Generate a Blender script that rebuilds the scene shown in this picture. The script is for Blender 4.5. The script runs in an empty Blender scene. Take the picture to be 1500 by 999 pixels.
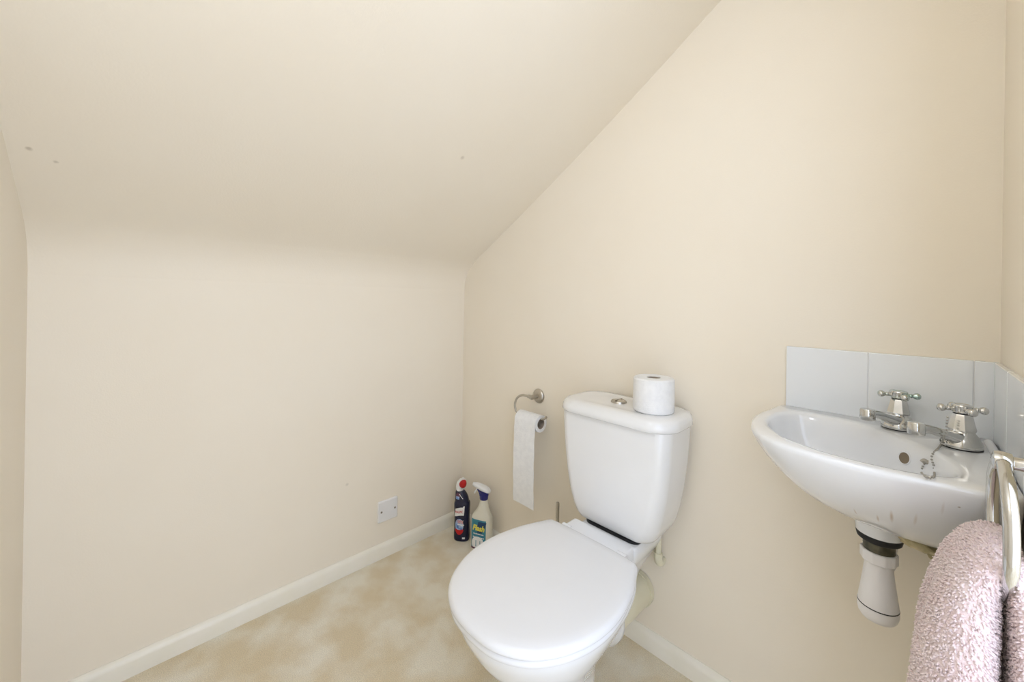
import bpy, bmesh, math, random
from mathutils import Vector, Matrix
random.seed(7)
PI = math.pi
scene = bpy.context.scene
C = scene.collection

# ------------------------------------------------------------------ camera
YAW, ROLL = math.radians(45.727), math.radians(0.94)
cam_d = bpy.data.cameras.new('camera')
cam = bpy.data.objects.new('camera', cam_d); C.objects.link(cam)
cam_d.sensor_fit = 'HORIZONTAL'; cam_d.sensor_width = 36.0
cam_d.lens = 577.7 / 1500 * 36.0
cam_d.shift_y = -(499.5 - 440.35) / 1500
cam_d.clip_start = 0.01
F = Vector((-math.sin(YAW), math.cos(YAW), 0)); Rr = Vector((math.cos(YAW), math.sin(YAW), 0)); U = Vector((0, 0, 1))
cr = Rr * math.cos(ROLL) + U * math.sin(ROLL); cu = U * math.cos(ROLL) - Rr * math.sin(ROLL)
M = Matrix(((cr.x, cu.x, -F.x, 1.5415), (cr.y, cu.y, -F.y, -1.1777), (cr.z, cu.z, -F.z, 1.074), (0, 0, 0, 1)))
cam.matrix_world = M
scene.camera = cam

# ------------------------------------------------------------------ world, exposure
world = bpy.data.worlds.new('world'); scene.world = world; world.use_nodes = True
bg = world.node_tree.nodes['Background']
bg.inputs[0].default_value = (0.79, 0.885, 1.08, 1); bg.inputs[1].default_value = 4.9
vs = scene.view_settings
vs.view_transform = 'Standard'; vs.look = 'None'; vs.exposure = -0.78; vs.gamma = 1.0; vs.use_curve_mapping = False
LAMP_POWER = 33.0

# ------------------------------------------------------------------ materials
def mat(name, col, rough=0.5, metal=0.0, col2=None, nscale=20, bump=0.0, bscale=200, coat=0.0, spec=0.5, sheen=0.0, trans=0.0):
    m = bpy.data.materials.new(name); m.use_nodes = True
    nt = m.node_tree; b = nt.nodes['Principled BSDF']
    b.inputs['Base Color'].default_value = (*col, 1); b.inputs['Roughness'].default_value = rough
    b.inputs['Metallic'].default_value = metal; b.inputs['Coat Weight'].default_value = coat
    b.inputs['Specular IOR Level'].default_value = spec; b.inputs['Sheen Weight'].default_value = sheen
    b.inputs['Transmission Weight'].default_value = trans
    tc = nt.nodes.new('ShaderNodeTexCoord')
    n = nt.nodes.new('ShaderNodeTexNoise'); n.inputs['Scale'].default_value = nscale; n.inputs['Detail'].default_value = 4
    nt.links.new(tc.outputs['Object'], n.inputs['Vector'])
    c2 = col2 or tuple(c * 0.97 for c in col)
    mx = nt.nodes.new('ShaderNodeMix'); mx.data_type = 'RGBA'
    mx.inputs['A'].default_value = (*col, 1); mx.inputs['B'].default_value = (*c2, 1)
    r = nt.nodes.new('ShaderNodeMapRange'); r.inputs['From Min'].default_value = 0.38; r.inputs['From Max'].default_value = 0.62
    nt.links.new(n.outputs['Fac'], r.inputs['Value']); nt.links.new(r.outputs['Result'], mx.inputs['Factor'])
    nt.links.new(mx.outputs['Result'], b.inputs['Base Color'])
    if bump:
        n2 = nt.nodes.new('ShaderNodeTexNoise'); n2.inputs['Scale'].default_value = bscale; n2.inputs['Detail'].default_value = 3
        nt.links.new(tc.outputs['Object'], n2.inputs['Vector'])
        bp = nt.nodes.new('ShaderNodeBump'); bp.inputs['Strength'].default_value = bump; bp.inputs['Distance'].default_value = 0.002
        nt.links.new(n2.outputs['Fac'], bp.inputs['Height']); nt.links.new(bp.outputs['Normal'], b.inputs['Normal'])
    m['mix'] = mx.name
    return m

def add_spots(m, spots, col):
    """small scuffs with a shape of their own: list of (x, y, z, radius)"""
    nt = m.node_tree; b = nt.nodes['Principled BSDF']
    src = b.inputs['Base Color'].links[0].from_socket
    geo = nt.nodes.new('ShaderNodeNewGeometry')
    nz = nt.nodes.new('ShaderNodeTexNoise'); nz.inputs['Scale'].default_value = 90
    nt.links.new(geo.outputs['Position'], nz.inputs['Vector'])
    for (x, y, z, r, a) in spots:
        d = nt.nodes.new('ShaderNodeVectorMath'); d.operation = 'DISTANCE'; d.inputs[1].default_value = (x, y, z)
        nt.links.new(geo.outputs['Position'], d.inputs[0])
        w = nt.nodes.new('ShaderNodeMath'); w.operation = 'MULTIPLY_ADD'; w.inputs[1].default_value = r * 1.2
        nt.links.new(nz.outputs['Fac'], w.inputs[0]); nt.links.new(d.outputs['Value'], w.inputs[2])
        mr = nt.nodes.new('ShaderNodeMapRange'); mr.inputs['From Min'].default_value = r * 0.9; mr.inputs['From Max'].default_value = r * 1.7
        mr.inputs['To Min'].default_value = a; mr.inputs['To Max'].default_value = 0
        nt.links.new(w.outputs[0], mr.inputs['Value'])
        mx = nt.nodes.new('ShaderNodeMix'); mx.data_type = 'RGBA'; mx.inputs['B'].default_value = (*col, 1)
        nt.links.new(mr.outputs['Result'], mx.inputs['Factor']); nt.links.new(src, mx.inputs['A'])
        src = mx.outputs['Result']
    nt.links.new(src, b.inputs['Base Color'])

def add_streaks(m, streaks, col):
    """thin upright drip stains: (point, half width, strength)"""
    nt = m.node_tree; b = nt.nodes['Principled BSDF']
    src = b.inputs['Base Color'].links[0].from_socket
    geo = nt.nodes.new('ShaderNodeNewGeometry')
    for ((q, nrm), r, a) in streaks:
        tdir = (Vector((0, 0, -1)) + nrm * nrm.z).normalized(); wdir = nrm.cross(tdir)
        sb = nt.nodes.new('ShaderNodeVectorMath'); sb.operation = 'SUBTRACT'; sb.inputs[1].default_value = tuple(q)
        ml = nt.nodes.new('ShaderNodeCombineXYZ')
        d1 = nt.nodes.new('ShaderNodeVectorMath'); d1.operation = 'DOT_PRODUCT'; d1.inputs[1].default_value = tuple(wdir)
        d2 = nt.nodes.new('ShaderNodeVectorMath'); d2.operation = 'DOT_PRODUCT'; d2.inputs[1].default_value = tuple(tdir * 0.13)
        for q_, k_ in ((d1, 0), (d2, 1)):
            nt.links.new(sb.outputs[0], q_.inputs[0]); nt.links.new(q_.outputs['Value'], ml.inputs[k_])
        ln = nt.nodes.new('ShaderNodeVectorMath'); ln.operation = 'LENGTH'
        nt.links.new(geo.outputs['Position'], sb.inputs[0]); nt.links.new(ml.outputs[0], ln.inputs[0])
        mr = nt.nodes.new('ShaderNodeMapRange'); mr.inputs['From Min'].default_value = r * 0.3; mr.inputs['From Max'].default_value = r * 1.5
        mr.inputs['To Min'].default_value = a; mr.inputs['To Max'].default_value = 0
        nt.links.new(ln.outputs['Value'], mr.inputs['Value'])
        mx = nt.nodes.new('ShaderNodeMix'); mx.data_type = 'RGBA'; mx.inputs['B'].default_value = (*col, 1)
        nt.links.new(mr.outputs['Result'], mx.inputs['Factor']); nt.links.new(src, mx.inputs['A'])
        src = mx.outputs['Result']
    nt.links.new(src, b.inputs['Base Color'])

WALLC = (0.91, 0.835, 0.705)
M_WALL = mat('cream_paint', WALLC, 0.62, col2=(0.905, 0.825, 0.69), nscale=3, bump=0.12, bscale=260, spec=0.3)
M_WALLA = mat('cream_paint_marked', WALLC, 0.62, col2=(0.905, 0.825, 0.69), nscale=3, bump=0.12, bscale=260, spec=0.3)
M_CEIL = mat('cream_ceiling_paint', WALLC, 0.7, col2=(0.905, 0.825, 0.69), nscale=3, bump=0.15, bscale=200, spec=0.25)
M_SKIRT = mat('gloss_skirting_paint', (0.92, 0.88, 0.78), 0.28, col2=(0.90, 0.86, 0.745), nscale=14, bump=0.05, bscale=40)
M_PORC = mat('white_porcelain', (0.86, 0.87, 0.88), 0.12, col2=(0.85, 0.86, 0.87), nscale=8, coat=0.4)
M_BASIN = mat('white_basin_porcelain', (0.86, 0.87, 0.88), 0.12, col2=(0.85, 0.86, 0.87), nscale=8, coat=0.4)
M_CIST = mat('white_cistern_porcelain', (0.86, 0.86, 0.855), 0.14, col2=(0.85, 0.85, 0.84), nscale=8, coat=0.4)
M_SEAT = mat('white_seat_plastic', (0.87, 0.88, 0.90), 0.22, col2=(0.86, 0.87, 0.89), nscale=8)
M_TILE = mat('white_glazed_tile', (0.87, 0.89, 0.90), 0.1, col2=(0.855, 0.88, 0.89), nscale=6, coat=0.5)
M_GROUT = mat('grout', (0.84, 0.83, 0.80), 0.8, bump=0.2)
M_CHROME = mat('chrome', (0.66, 0.66, 0.65), 0.12, 1.0, col2=(0.60, 0.60, 0.58), nscale=30)
M_CHROME_T = mat('tarnished_chrome', (0.64, 0.63, 0.60), 0.2, 1.0, col2=(0.42, 0.55, 0.50), nscale=60)
M_NICKEL = mat('brushed_nickel', (0.55, 0.52, 0.46), 0.28, 1.0, col2=(0.48, 0.45, 0.40), nscale=60)
M_DARKSTEEL = mat('dull_bead_steel', (0.42, 0.41, 0.38), 0.3, 1.0, nscale=80)
M_PAPER = mat('tissue_paper', (0.90, 0.90, 0.89), 0.95, col2=(0.86, 0.86, 0.855), nscale=60, bump=0.5, bscale=300, spec=0.1)
M_CARD = mat('cardboard_core', (0.36, 0.30, 0.24), 0.9, bump=0.2)
M_BLACK = mat('black_rubber', (0.008, 0.008, 0.009), 0.6)
M_THREAD = mat('tarnished_brass', (0.14, 0.13, 0.09), 0.4, 0.7, col2=(0.08, 0.08, 0.06), nscale=80)
M_PVC = mat('white_pvc', (0.86, 0.84, 0.83), 0.3, nscale=12)
M_CREAMPVC = mat('cream_painted_pipe', (0.80, 0.76, 0.58), 0.35, col2=(0.77, 0.72, 0.53), nscale=12)
M_PLATE = mat('white_plate_plastic', (0.86, 0.85, 0.84), 0.3, nscale=12)
M_SCREW = mat('dull_screw', (0.30, 0.27, 0.22), 0.4, 0.8)
M_NAVY = mat('dark_navy_plastic', (0.010, 0.012, 0.035), 0.25, col2=(0.012, 0.014, 0.045), nscale=20)
M_PURPLE = mat('plum_label', (0.10, 0.02, 0.06), 0.35)
M_RED = mat('red_plastic', (0.55, 0.010, 0.012), 0.3, col2=(0.50, 0.008, 0.010))
M_WHITEP = mat('white_plastic', (0.86, 0.86, 0.85), 0.3)
M_BLUEGLOW = mat('blue_label_print', (0.05, 0.16, 0.45), 0.35, col2=(0.55, 0.70, 0.88), nscale=45)
M_BLUE = mat('royal_blue_plastic', (0.012, 0.014, 0.17), 0.3)
M_MILK = mat('translucent_milky_plastic', (0.80, 0.77, 0.66), 0.35, col2=(0.76, 0.73, 0.61), nscale=14)
M_TEAL = mat('teal_label', (0.03, 0.20, 0.30), 0.35, col2=(0.05, 0.28, 0.36), nscale=14)
M_DKTEAL = mat('dark_teal_label', (0.01, 0.05, 0.14), 0.35)
M_YELLOW = mat('yellow_print', (0.78, 0.72, 0.10), 0.5)
M_PINK = mat('pink_terry_cloth', (0.90, 0.765, 0.75), 0.95, col2=(0.89, 0.735, 0.725), nscale=30, bump=0.6, bscale=500, sheen=0.4, spec=0.1)
M_STAINPIPE = mat('grimy_pipe_paint', (0.50, 0.42, 0.22), 0.6, col2=(0.34, 0.29, 0.15), nscale=40)
M_SEALANT = mat('aged_sealant', (0.72, 0.62, 0.38), 0.6, col2=(0.45, 0.38, 0.20), nscale=50, bump=0.6, bscale=120)
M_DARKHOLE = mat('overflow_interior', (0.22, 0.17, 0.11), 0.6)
M_HALL = mat('hall_paint', (0.86, 0.82, 0.76), 0.7)
M_DOORW = mat('cream_gloss_woodwork', (0.82, 0.74, 0.55), 0.35)

# carpet: beige, trodden patches where the pile lies the other way
M_CARPET = mat('beige_carpet', (0.82, 0.695, 0.475), 0.98, col2=(0.95, 0.885, 0.73), nscale=7, bump=0.9, bscale=700, spec=0.05, sheen=0.25)
def carpet_extra():
    nt = M_CARPET.node_tree; b = nt.nodes['Principled BSDF']
    src = b.inputs['Base Color'].links[0].from_socket
    tc = nt.nodes.new('ShaderNodeTexCoord')
    n = nt.nodes.new('ShaderNodeTexNoise'); n.inputs['Scale'].default_value = 420; n.inputs['Detail'].default_value = 2
    nt.links.new(tc.outputs['Object'], n.inputs['Vector'])
    mr = nt.nodes.new('ShaderNodeMapRange'); mr.inputs['From Min'].default_value = 0.3; mr.inputs['From Max'].default_value = 0.7
    mr.inputs['To Min'].default_value = 0.82; mr.inputs['To Max'].default_value = 1.12
    nt.links.new(n.outputs['Fac'], mr.inputs['Value'])
    mx = nt.nodes.new('ShaderNodeVectorMath'); mx.operation = 'SCALE'
    nt.links.new(src, mx.inputs[0]); nt.links.new(mr.outputs['Result'], mx.inputs['Scale'])
    nt.links.new(mx.outputs[0], b.inputs['Base Color'])
carpet_extra()

# ------------------------------------------------------------------ mesh helpers
def make(name, verts, faces, m, parent=None, smooth=True, angle=40, loc=None):
    me = bpy.data.meshes.new(name); me.from_pydata([tuple(v) for v in verts], [], faces); me.validate()
    bm = bmesh.new(); bm.from_mesh(me); bmesh.ops.recalc_face_normals(bm, faces=bm.faces); bm.to_mesh(me); bm.free()
    if smooth:
        me.shade_smooth(); me.set_sharp_from_angle(angle=math.radians(angle))
    o = bpy.data.objects.new(name, me); C.objects.link(o)
    me.materials.append(m)
    if parent is not None: o.parent = parent
    if loc is not None: o.location = loc
    return o

def thing(name, label, cat, loc=(0, 0, 0), rz=0.0, group=None):
    o = bpy.data.objects.new(name, None); C.objects.link(o)
    o.empty_display_size = 0.03; o.location = loc; o.rotation_euler = (0, 0, rz)
    o['label'] = label; o['category'] = cat
    if group: o['group'] = group
    return o

def struct(o, label=None):
    o['kind'] = 'structure'
    if label: o['label'] = label
    return o

def box_vf(x0, x1, y0, y1, z0, z1):
    v = [(x, y, z) for x in (x0, x1) for y in (y0, y1) for z in (z0, z1)]
    f = [(0, 1, 3, 2), (4, 6, 7, 5), (0, 4, 5, 1), (2, 3, 7, 6), (0, 2, 6, 4), (1, 5, 7, 3)]
    return v, f

def box(name, x0, x1, y0, y1, z0, z1, m, parent=None, bevel=0.0, seg=2):
    bm = bmesh.new(); v, f = box_vf(x0, x1, y0, y1, z0, z1)
    bv = [bm.verts.new(p) for p in v]
    for q in f: bm.faces.new([bv[i] for i in q])
    bmesh.ops.recalc_face_normals(bm, faces=bm.faces)
    if bevel: bmesh.ops.bevel(bm, geom=bm.edges[:], offset=bevel, segments=seg, affect='EDGES', profile=0.6)
    me = bpy.data.meshes.new(name); bm.to_mesh(me); bm.free()
    if bevel: me.shade_smooth(); me.set_sharp_from_angle(angle=math.radians(50))
    o = bpy.data.objects.new(name, me); C.objects.link(o); me.materials.append(m)
    if parent is not None: o.parent = parent
    return o

def loft_vf(rings, cap0=True, cap1=True, off=0):
    n = len(rings[0]); v = []; f = []
    for r in rings: v.extend(r)
    for i in range(len(rings) - 1):
        for j in range(n):
            k = (j + 1) % n
            f.append((off + i * n + j, off + i * n + k, off + (i + 1) * n + k, off + (i + 1) * n + j))
    if cap0: f.append(tuple(off + j for j in reversed(range(n))))
    if cap1: f.append(tuple(off + (len(rings) - 1) * n + j for j in range(n)))
    return v, f

def loft(name, rings, m, parent=None, cap0=True, cap1=True, angle=40, loc=None):
    v, f = loft_vf(rings, cap0, cap1)
    return make(name, v, f, m, parent, True, angle, loc)

def lathe_rings(prof, c=(0, 0, 0), axis='z', seg=32):
    rings = []
    for r, h in prof:
        r = max(r, 1e-5)
        ring = []
        for i in range(seg):
            a = 2 * PI * i / seg
            p = (r * math.cos(a), r * math.sin(a), h)
            if axis == 'x': p = (h, r * math.cos(a), r * math.sin(a))
            elif axis == 'y': p = (r * math.cos(a), h, r * math.sin(a))
            ring.append((c[0] + p[0], c[1] + p[1], c[2] + p[2]))
        rings.append(ring)
    return rings

def lathe(name, prof, m, parent=None, c=(0, 0, 0), axis='z', seg=32, angle=40, cap0=True, cap1=True):
    return loft(name, lathe_rings(prof, c, axis, seg), m, parent, cap0, cap1, angle)

def spline(pts, n=8):
    """Catmull-Rom through pts (any dimension)"""
    P = [Vector(p) for p in pts]; out = []
    for i in range(len(P) - 1):
        p0 = P[max(i - 1, 0)]; p1 = P[i]; p2 = P[i + 1]; p3 = P[min(i + 2, len(P) - 1)]
        for k in range(n):
            t = k / n
            out.append(0.5 * ((2 * p1) + (p2 - p0) * t + (2 * p0 - 5 * p1 + 4 * p2 - p3) * t * t + (3 * p1 - p0 - 3 * p2 + p3) * t ** 3))
    out.append(P[-1]); return out

def tube_rings(path, rad, seg=14, closed=False):
    path = [Vector(p) for p in path]; n = len(path); rings = []
    t0 = (path[1] - path[0]).normalized()
    up = Vector((0, 0, 1)) if abs(t0.z) < 0.9 else Vector((1, 0, 0))
    nrm = (up - t0 * up.dot(t0)).normalized()
    for i in range(n):
        a = path[i - 1] if (i > 0 or closed) else path[i]
        b = path[(i + 1) % n] if (i < n - 1 or closed) else path[i]
        t = (b - a).normalized()
        nrm = (nrm - t * nrm.dot(t)).normalized(); bi = t.cross(nrm)
        r = rad[i] if isinstance(rad, (list, tuple)) else rad
        rings.append([tuple(path[i] + nrm * (r * math.cos(2 * PI * k / seg)) + bi * (r * math.sin(2 * PI * k / seg))) for k in range(seg)])
    return rings

def tube(name, path, rad, m, parent=None, seg=14, angle=50):
    return loft(name, tube_rings(path, rad, seg), m, parent, True, True, angle)

def resample_closed(pts, n):
    P = [Vector(p) for p in pts]; L = [0]
    for i in range(len(P)): L.append(L[-1] + (P[(i + 1) % len(P)] - P[i]).length)
    out = []; j = 0
    for k in range(n):
        s = L[-1] * k / n
        while L[j + 1] < s: j += 1
        t = (s - L[j]) / max(L[j + 1] - L[j], 1e-9)
        out.append(P[j].lerp(P[(j + 1) % len(P)], t))
    return out

def half_outline(half, n=96, sm=8):
    """half: (x>=0, y) points from front (x=0) to back (x=0); returns closed symmetric outline of n points"""
    h = spline(half, sm)
    full = [Vector((p[0], p[1])) for p in h] + [Vector((-p[0], p[1])) for p in reversed(h[1:-1])]
    return resample_closed(full, n)

def rrect(hx, hy, r, n=10, exp=None):
    out = []
    for q, (sx, sy) in enumerate(((1, 1), (-1, 1), (-1, -1), (1, -1))):
        for k in range(n):
            a = PI / 2 * (q + k / (n - 1))
            out.append((sx * (hx - r) + r * math.cos(a), sy * (hy - r) + r * math.sin(a)))
    return out

def text_mesh(txt, size, shear=0.0, ext=0.0):
    cu_ = bpy.data.curves.new('t', 'FONT'); cu_.body = txt; cu_.size = size; cu_.align_x = 'CENTER'; cu_.align_y = 'CENTER'
    cu_.shear = shear; cu_.resolution_u = 3; cu_.offset = ext
    o = bpy.data.objects.new('t', cu_); C.objects.link(o)
    dg = bpy.context.evaluated_depsgraph_get(); me = bpy.data.meshes.new_from_object(o.evaluated_get(dg))
    v = [tuple(p.co) for p in me.vertices]; f = [tuple(p.vertices) for p in me.polygons]
    bpy.data.objects.remove(o); bpy.data.curves.remove(cu_); bpy.data.meshes.remove(me)
    return v, f

# ------------------------------------------------------------------ room shell
W, D = 1.653, -1.356           # right wall, near wall (left wall is x = 0, back wall y = 0)
prof = [(0.0, 1.12), (0.006, 1.165), (0.022, 1.20), (0.05, 1.233), (0.10, 1.270), (0.284, 1.378), (0.50, 1.505), (0.708, 1.633), (0.93, 1.775), (1.148, 1.921), (1.42, 2.10), (W + 0.12, 2.255)]
cp = spline(prof, 6)
def ceil_z(x):
    for a, b in zip(cp, cp[1:]):
        if a[0] <= x <= b[0]: return a[1] + (b[1] - a[1]) * (x - a[0]) / max(b[0] - a[0], 1e-9)
    return cp[-1][1]

floor = struct(box('floor', -0.1, W + 1.0, D - 0.1, 0.1, -0.08, 0.0, M_CARPET), 'beige cut-pile carpet with trodden patches')
# sloping ceiling: a slab swept along y, its underside following the curve
v = []; f = []
n = len(cp)
for y in (D - 0.1, 0.1):
    for q in cp: v.append((q[0], y, q[1]))
    for q in cp: v.append((q[0] - 0.06, y, q[1] + 0.10))
for i in range(n - 1):
    f.append((i, i + 1, 2 * n + i + 1, 2 * n + i)); f.append((n + i, 3 * n + i, 3 * n + i + 1, n + i + 1))
    f.append((i, n + i, n + i + 1, i + 1)); f.append((2 * n + i, 2 * n + i + 1, 3 * n + i + 1, 3 * n + i))
f.append((0, 2 * n, 3 * n, n)); f.append((n - 1, 2 * n - 1, 4 * n - 1, 3 * n - 1))
add_spots(M_CEIL, [(0.269, -1.326, ceil_z(0.269), 0.006, .5), (0.247, -1.291, ceil_z(0.247), 0.005, .4), (0.531, -0.423, ceil_z(0.531), 0.008, .35)], (0.40, 0.33, 0.22))
struct(make('ceiling', v, f, M_CEIL, angle=60), 'smooth cream sloping ceiling under a stair')

add_spots(M_WALLA, [(0.0, -0.557, 0.346, 0.007, .3)], (0.42, 0.38, 0.30))
def wall_left():
    return box('wall_left', -0.1, 0.0, D - 0.1, 0.1, 0.0, 1.14, M_WALLA)
struct(wall_left(), 'plain cream painted low wall under the slope')

def gable(name, y0, y1, m):
    """wall under the slope, its top following the ceiling curve"""
    pts = [(q[0], q[1] + 0.03) for q in cp[::2]] + [(cp[-1][0], cp[-1][1] + 0.03), (cp[-1][0], 0.0), (0.0, 0.0)]
    k = len(pts); vv = [(x, y0, z) for x, z in pts] + [(x, y1, z) for x, z in pts]
    ff = [tuple(range(k)), tuple(reversed(range(k, 2 * k)))] + [(i, (i + 1) % k, k + (i + 1) % k, k + i) for i in range(k)]
    return make(name, vv, ff, m, smooth=False)
wall_back = struct(gable('wall_back', 0.0, 0.1, M_WALL), 'cream painted gable wall behind toilet and basin')
struct(gable('wall_front', D - 0.1, D, M_WALL), 'cream painted wall opposite the toilet')

# right wall with the doorway the photograph is taken from (y -0.42 .. -1.22)
DY0, DY1, DZ = -0.48, -1.28, 2.0
v = []; f = []
for (y0, y1, z0, z1) in ((DY0, 0.1, 0, 2.3), (DY1, DY0, DZ, 2.3), (D - 0.1, DY1, 0, 2.3)):
    bv, bf = box_vf(W, W + 0.1, y0, y1, z0, z1); o = len(v); v += bv; f += [tuple(o + i for i in q) for q in bf]
wall_right = struct(make('wall_right', v, f, M_WALL, smooth=False), 'cream painted wall with basin corner and doorway')
# architrave round the doorway
v = []; f = []
AX = 0.012
for (y0, y1, z0, z1) in ((DY0, -0.355, 0, DZ + 0.075), (DY1, DY0, DZ, DZ + 0.075), (DY1 - 0.07, DY1, 0, DZ + 0.075)):
    bv, bf = box_vf(W - AX, W, y0, y1, z0, z1); o = len(v); v += bv; f += [tuple(o + i for i in q) for q in bf]
struct(make('trim_1', v, f, M_DOORW, smooth=False), 'cream painted doorway architrave')

def skirting(name, axis, a0, a1):
    pr = [(0, 0), (0.015, 0), (0.015, 0.040), (0.013, 0.049), (0.008, 0.055), (0.003, 0.058), (0, 0.058)]
    rings = []
    for t in (a0, a1):
        rings.append([(d, t, z) if axis == 'y' else (t, -d, z) for d, z in pr])
    return struct(loft(name, rings, M_SKIRT, angle=30), 'pale gloss painted skirting board')
skirting('baseboard_left', 'y', D, 0.0)
skirting('baseboard_back', 'x', 0.015, W)

# ceiling lamp on the high end of the slope, above and beside the doorway
lx, ly = 1.22, -1.16
lz = ceil_z(lx)
lamp = thing('ceiling_lamp', 'small round opal lamp fixed to the high end of the sloping ceiling', 'lamp', (lx, ly, lz))
lathe('base', [(0.055, 0.03), (0.06, 0.0), (0.055, -0.035), (0.03, -0.04)], M_WHITEP, lamp)
M_OPAL = bpy.data.materials.new('opal_glass_lit'); M_OPAL.use_nodes = True
_b = M_OPAL.node_tree.nodes['Principled BSDF']; _b.inputs['Emission Color'].default_value = (0.86, 0.93, 1.09, 1)
_b.inputs['Emission Strength'].default_value = LAMP_POWER
_b.inputs['Base Color'].default_value = (0.9, 0.9, 0.9, 1)
lathe('globe', [(0.001, -0.17), (0.035, -0.165), (0.06, -0.145), (0.07, -0.105), (0.06, -0.065), (0.035, -0.042), (0.001, -0.04)], M_OPAL, lamp, seg=40)

# ------------------------------------------------------------------ splashback tiles (parts of the walls)
TZ0, TZ1, T = 0.8215, 0.973, 0.1515
def tile_mesh(w, h, t=0.007):
    r0 = rrect(w / 2, h / 2, 0.001, 3); r1 = rrect(w / 2 - 0.0012, h / 2 - 0.0012, 0.001, 3)
    vv, ff = loft_vf([[(x, z, 0) for x, z in r0], [(x, z, t - 0.0012) for x, z in r0], [(x, z, t) for x, z in r1]])
    me = bpy.data.meshes.new('tile'); me.from_pydata(vv, [], ff); me.materials.append(M_TILE)
    bm = bmesh.new(); bm.from_mesh(me); bmesh.ops.recalc_face_normals(bm, faces=bm.faces); bm.to_mesh(me); bm.free()
    return me
tm = tile_mesh(T - 0.0010, T - 0.0008)
tx0 = 1.3175
def put_tile(me, parent, loc, back):
    o = bpy.data.objects.new('tile', me); C.objects.link(o); o.parent = parent; o.location = loc
    o.rotation_euler = (PI / 2, 0, 0) if back else (PI / 2, 0, -PI / 2)
zc = (TZ0 + TZ1) / 2
put_tile(tm, wall_back, (tx0 + T / 2, -0.001, zc), True)
put_tile(tm, wall_back, (tx0 + T * 1.5, -0.001, zc), True)
cutw = W - (tx0 + 2 * T)
put_tile(tile_mesh(cutw - 0.002, T - 0.001), wall_back, (tx0 + 2 * T + cutw / 2, -0.001, zc), True)
put_tile(tm, wall_right, (W - 0.001, -0.009 - T / 2, zc), False)
put_tile(tm, wall_right, (W - 0.001, -0.009 - T * 1.5, zc), False)
box('grout', tx0 + 0.001, W - 0.0005, -0.0062, 0.0, TZ0, TZ1 - 0.001, M_GROUT, wall_back)
box('grout', W - 0.0062, W, -0.31, -0.0062, TZ0, TZ1 - 0.001, M_GROUT, wall_right)

# ------------------------------------------------------------------ blanking plate on the left wall
pl = thing('blanking_plate', 'square white blanking plate screwed to the low cream wall', 'wall plate', (0.0, -0.386, 0.190))
rr = rrect(0.043, 0.043, 0.004, 5); r2 = rrect(0.0405, 0.0405, 0.004, 5)
loft('plate', [[(0.0, y, z) for y, z in rr], [(0.006, y, z) for y, z in rr], [(0.009, y, z) for y, z in r2]], M_PLATE, pl, angle=30)
for sy in (-1, 1):
    lathe('screw', [(0.0042, 0.0085), (0.0042, 0.0098), (0.002, 0.0100)], M_SCREW, pl, c=(0, sy * 0.030, 0), axis='x', seg=16)

# ------------------------------------------------------------------ toilet
TX = 0.93
toilet = thing('toilet', 'white close-coupled toilet with lid down against the cream gable wall', 'toilet', (TX, 0, 0))
LID = [(0, -0.690), (0.064, -0.682), (0.12, -0.651), (0.157, -0.605), (0.181, -0.55), (0.192, -0.49), (0.190, -0.43), (0.176, -0.36), (0.152, -0.297), (0.140, -0.272), (0.125, -0.266), (0.06, -0.262), (0, -0.262)]
lo = half_outline(LID, 120)
def inset(o, d, cy=-0.47):
    out = []; n_ = len(o)
    for i in range(n_):
        t = (o[(i + 1) % n_] - o[i - 1]).normalized(); nn = Vector((-t.y, t.x))
        if nn.dot(Vector((0, cy)) - o[i]) < 0: nn = -nn
        out.append(o[i] + nn * d)
    return out
def ring3(o, z): return [(p.x, p.y, z) for p in o]
# pan: foot, pedestal, bowl, rim
def egg(yf, yb, hw, nb=2.3, nf=2.0, n_=96, ymid=None):
    yc = ymid if ymid is not None else (yf * 0.55 + yb * 0.45)
    out = []
    for i in range(n_):
        a = 2 * PI * i / n_
        c_, s_ = math.cos(a), math.sin(a)
        e = nf if s_ < 0 else nb
        x = hw * math.copysign(abs(c_) ** (2 / e), c_); yy = math.copysign(abs(s_) ** (2 / e), s_)
        out.append((x, yc + yy * ((yb - yc) if s_ > 0 else (yc - yf))))
    return out
secs = [(0.0, -0.500, -0.285, 0.078), (0.010, -0.505, -0.28, 0.082), (0.03, -0.500, -0.285, 0.078), (0.08, -0.495, -0.29, 0.070), (0.14, -0.515, -0.29, 0.076),
        (0.20, -0.560, -0.295, 0.092), (0.26, -0.600, -0.275, 0.120), (0.31, -0.638, -0.25, 0.147), (0.345, -0.660, -0.225, 0.164), (0.37, -0.673, -0.20, 0.174), (0.386, -0.675, -0.19, 0.176), (0.3925, -0.669, -0.195, 0.170)]
secs = [tuple(s) for s in spline(secs, 4)]
pan = loft('pan', [[(x, y, z) for x, y in egg(yf, yb, hw)] for z, yf, yb, hw in secs], M_PORC, toilet, angle=60)
# shelf at the back that carries the cistern
shelf_o = rrect(0.092, 0.098, 0.025, 8)
yc = -0.108
loft('shelf', [[(x * .45, yc - .05 + y * .45, 0.235) for x, y in shelf_o], [(x * .6, yc - .03 + y * .65, 0.30) for x, y in shelf_o], [(x * .86, yc - .005 + y * .92, 0.350) for x, y in shelf_o], [(x * .97, yc + y * .98, 0.372) for x, y in shelf_o], [(x, yc + y, 0.390) for x, y in shelf_o],
               [(x * .99, yc + y * .99, 0.404) for x, y in shelf_o], [(x * .95, yc + y * .95, 0.4090) for x, y in shelf_o]], M_PORC, toilet, angle=50)
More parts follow.
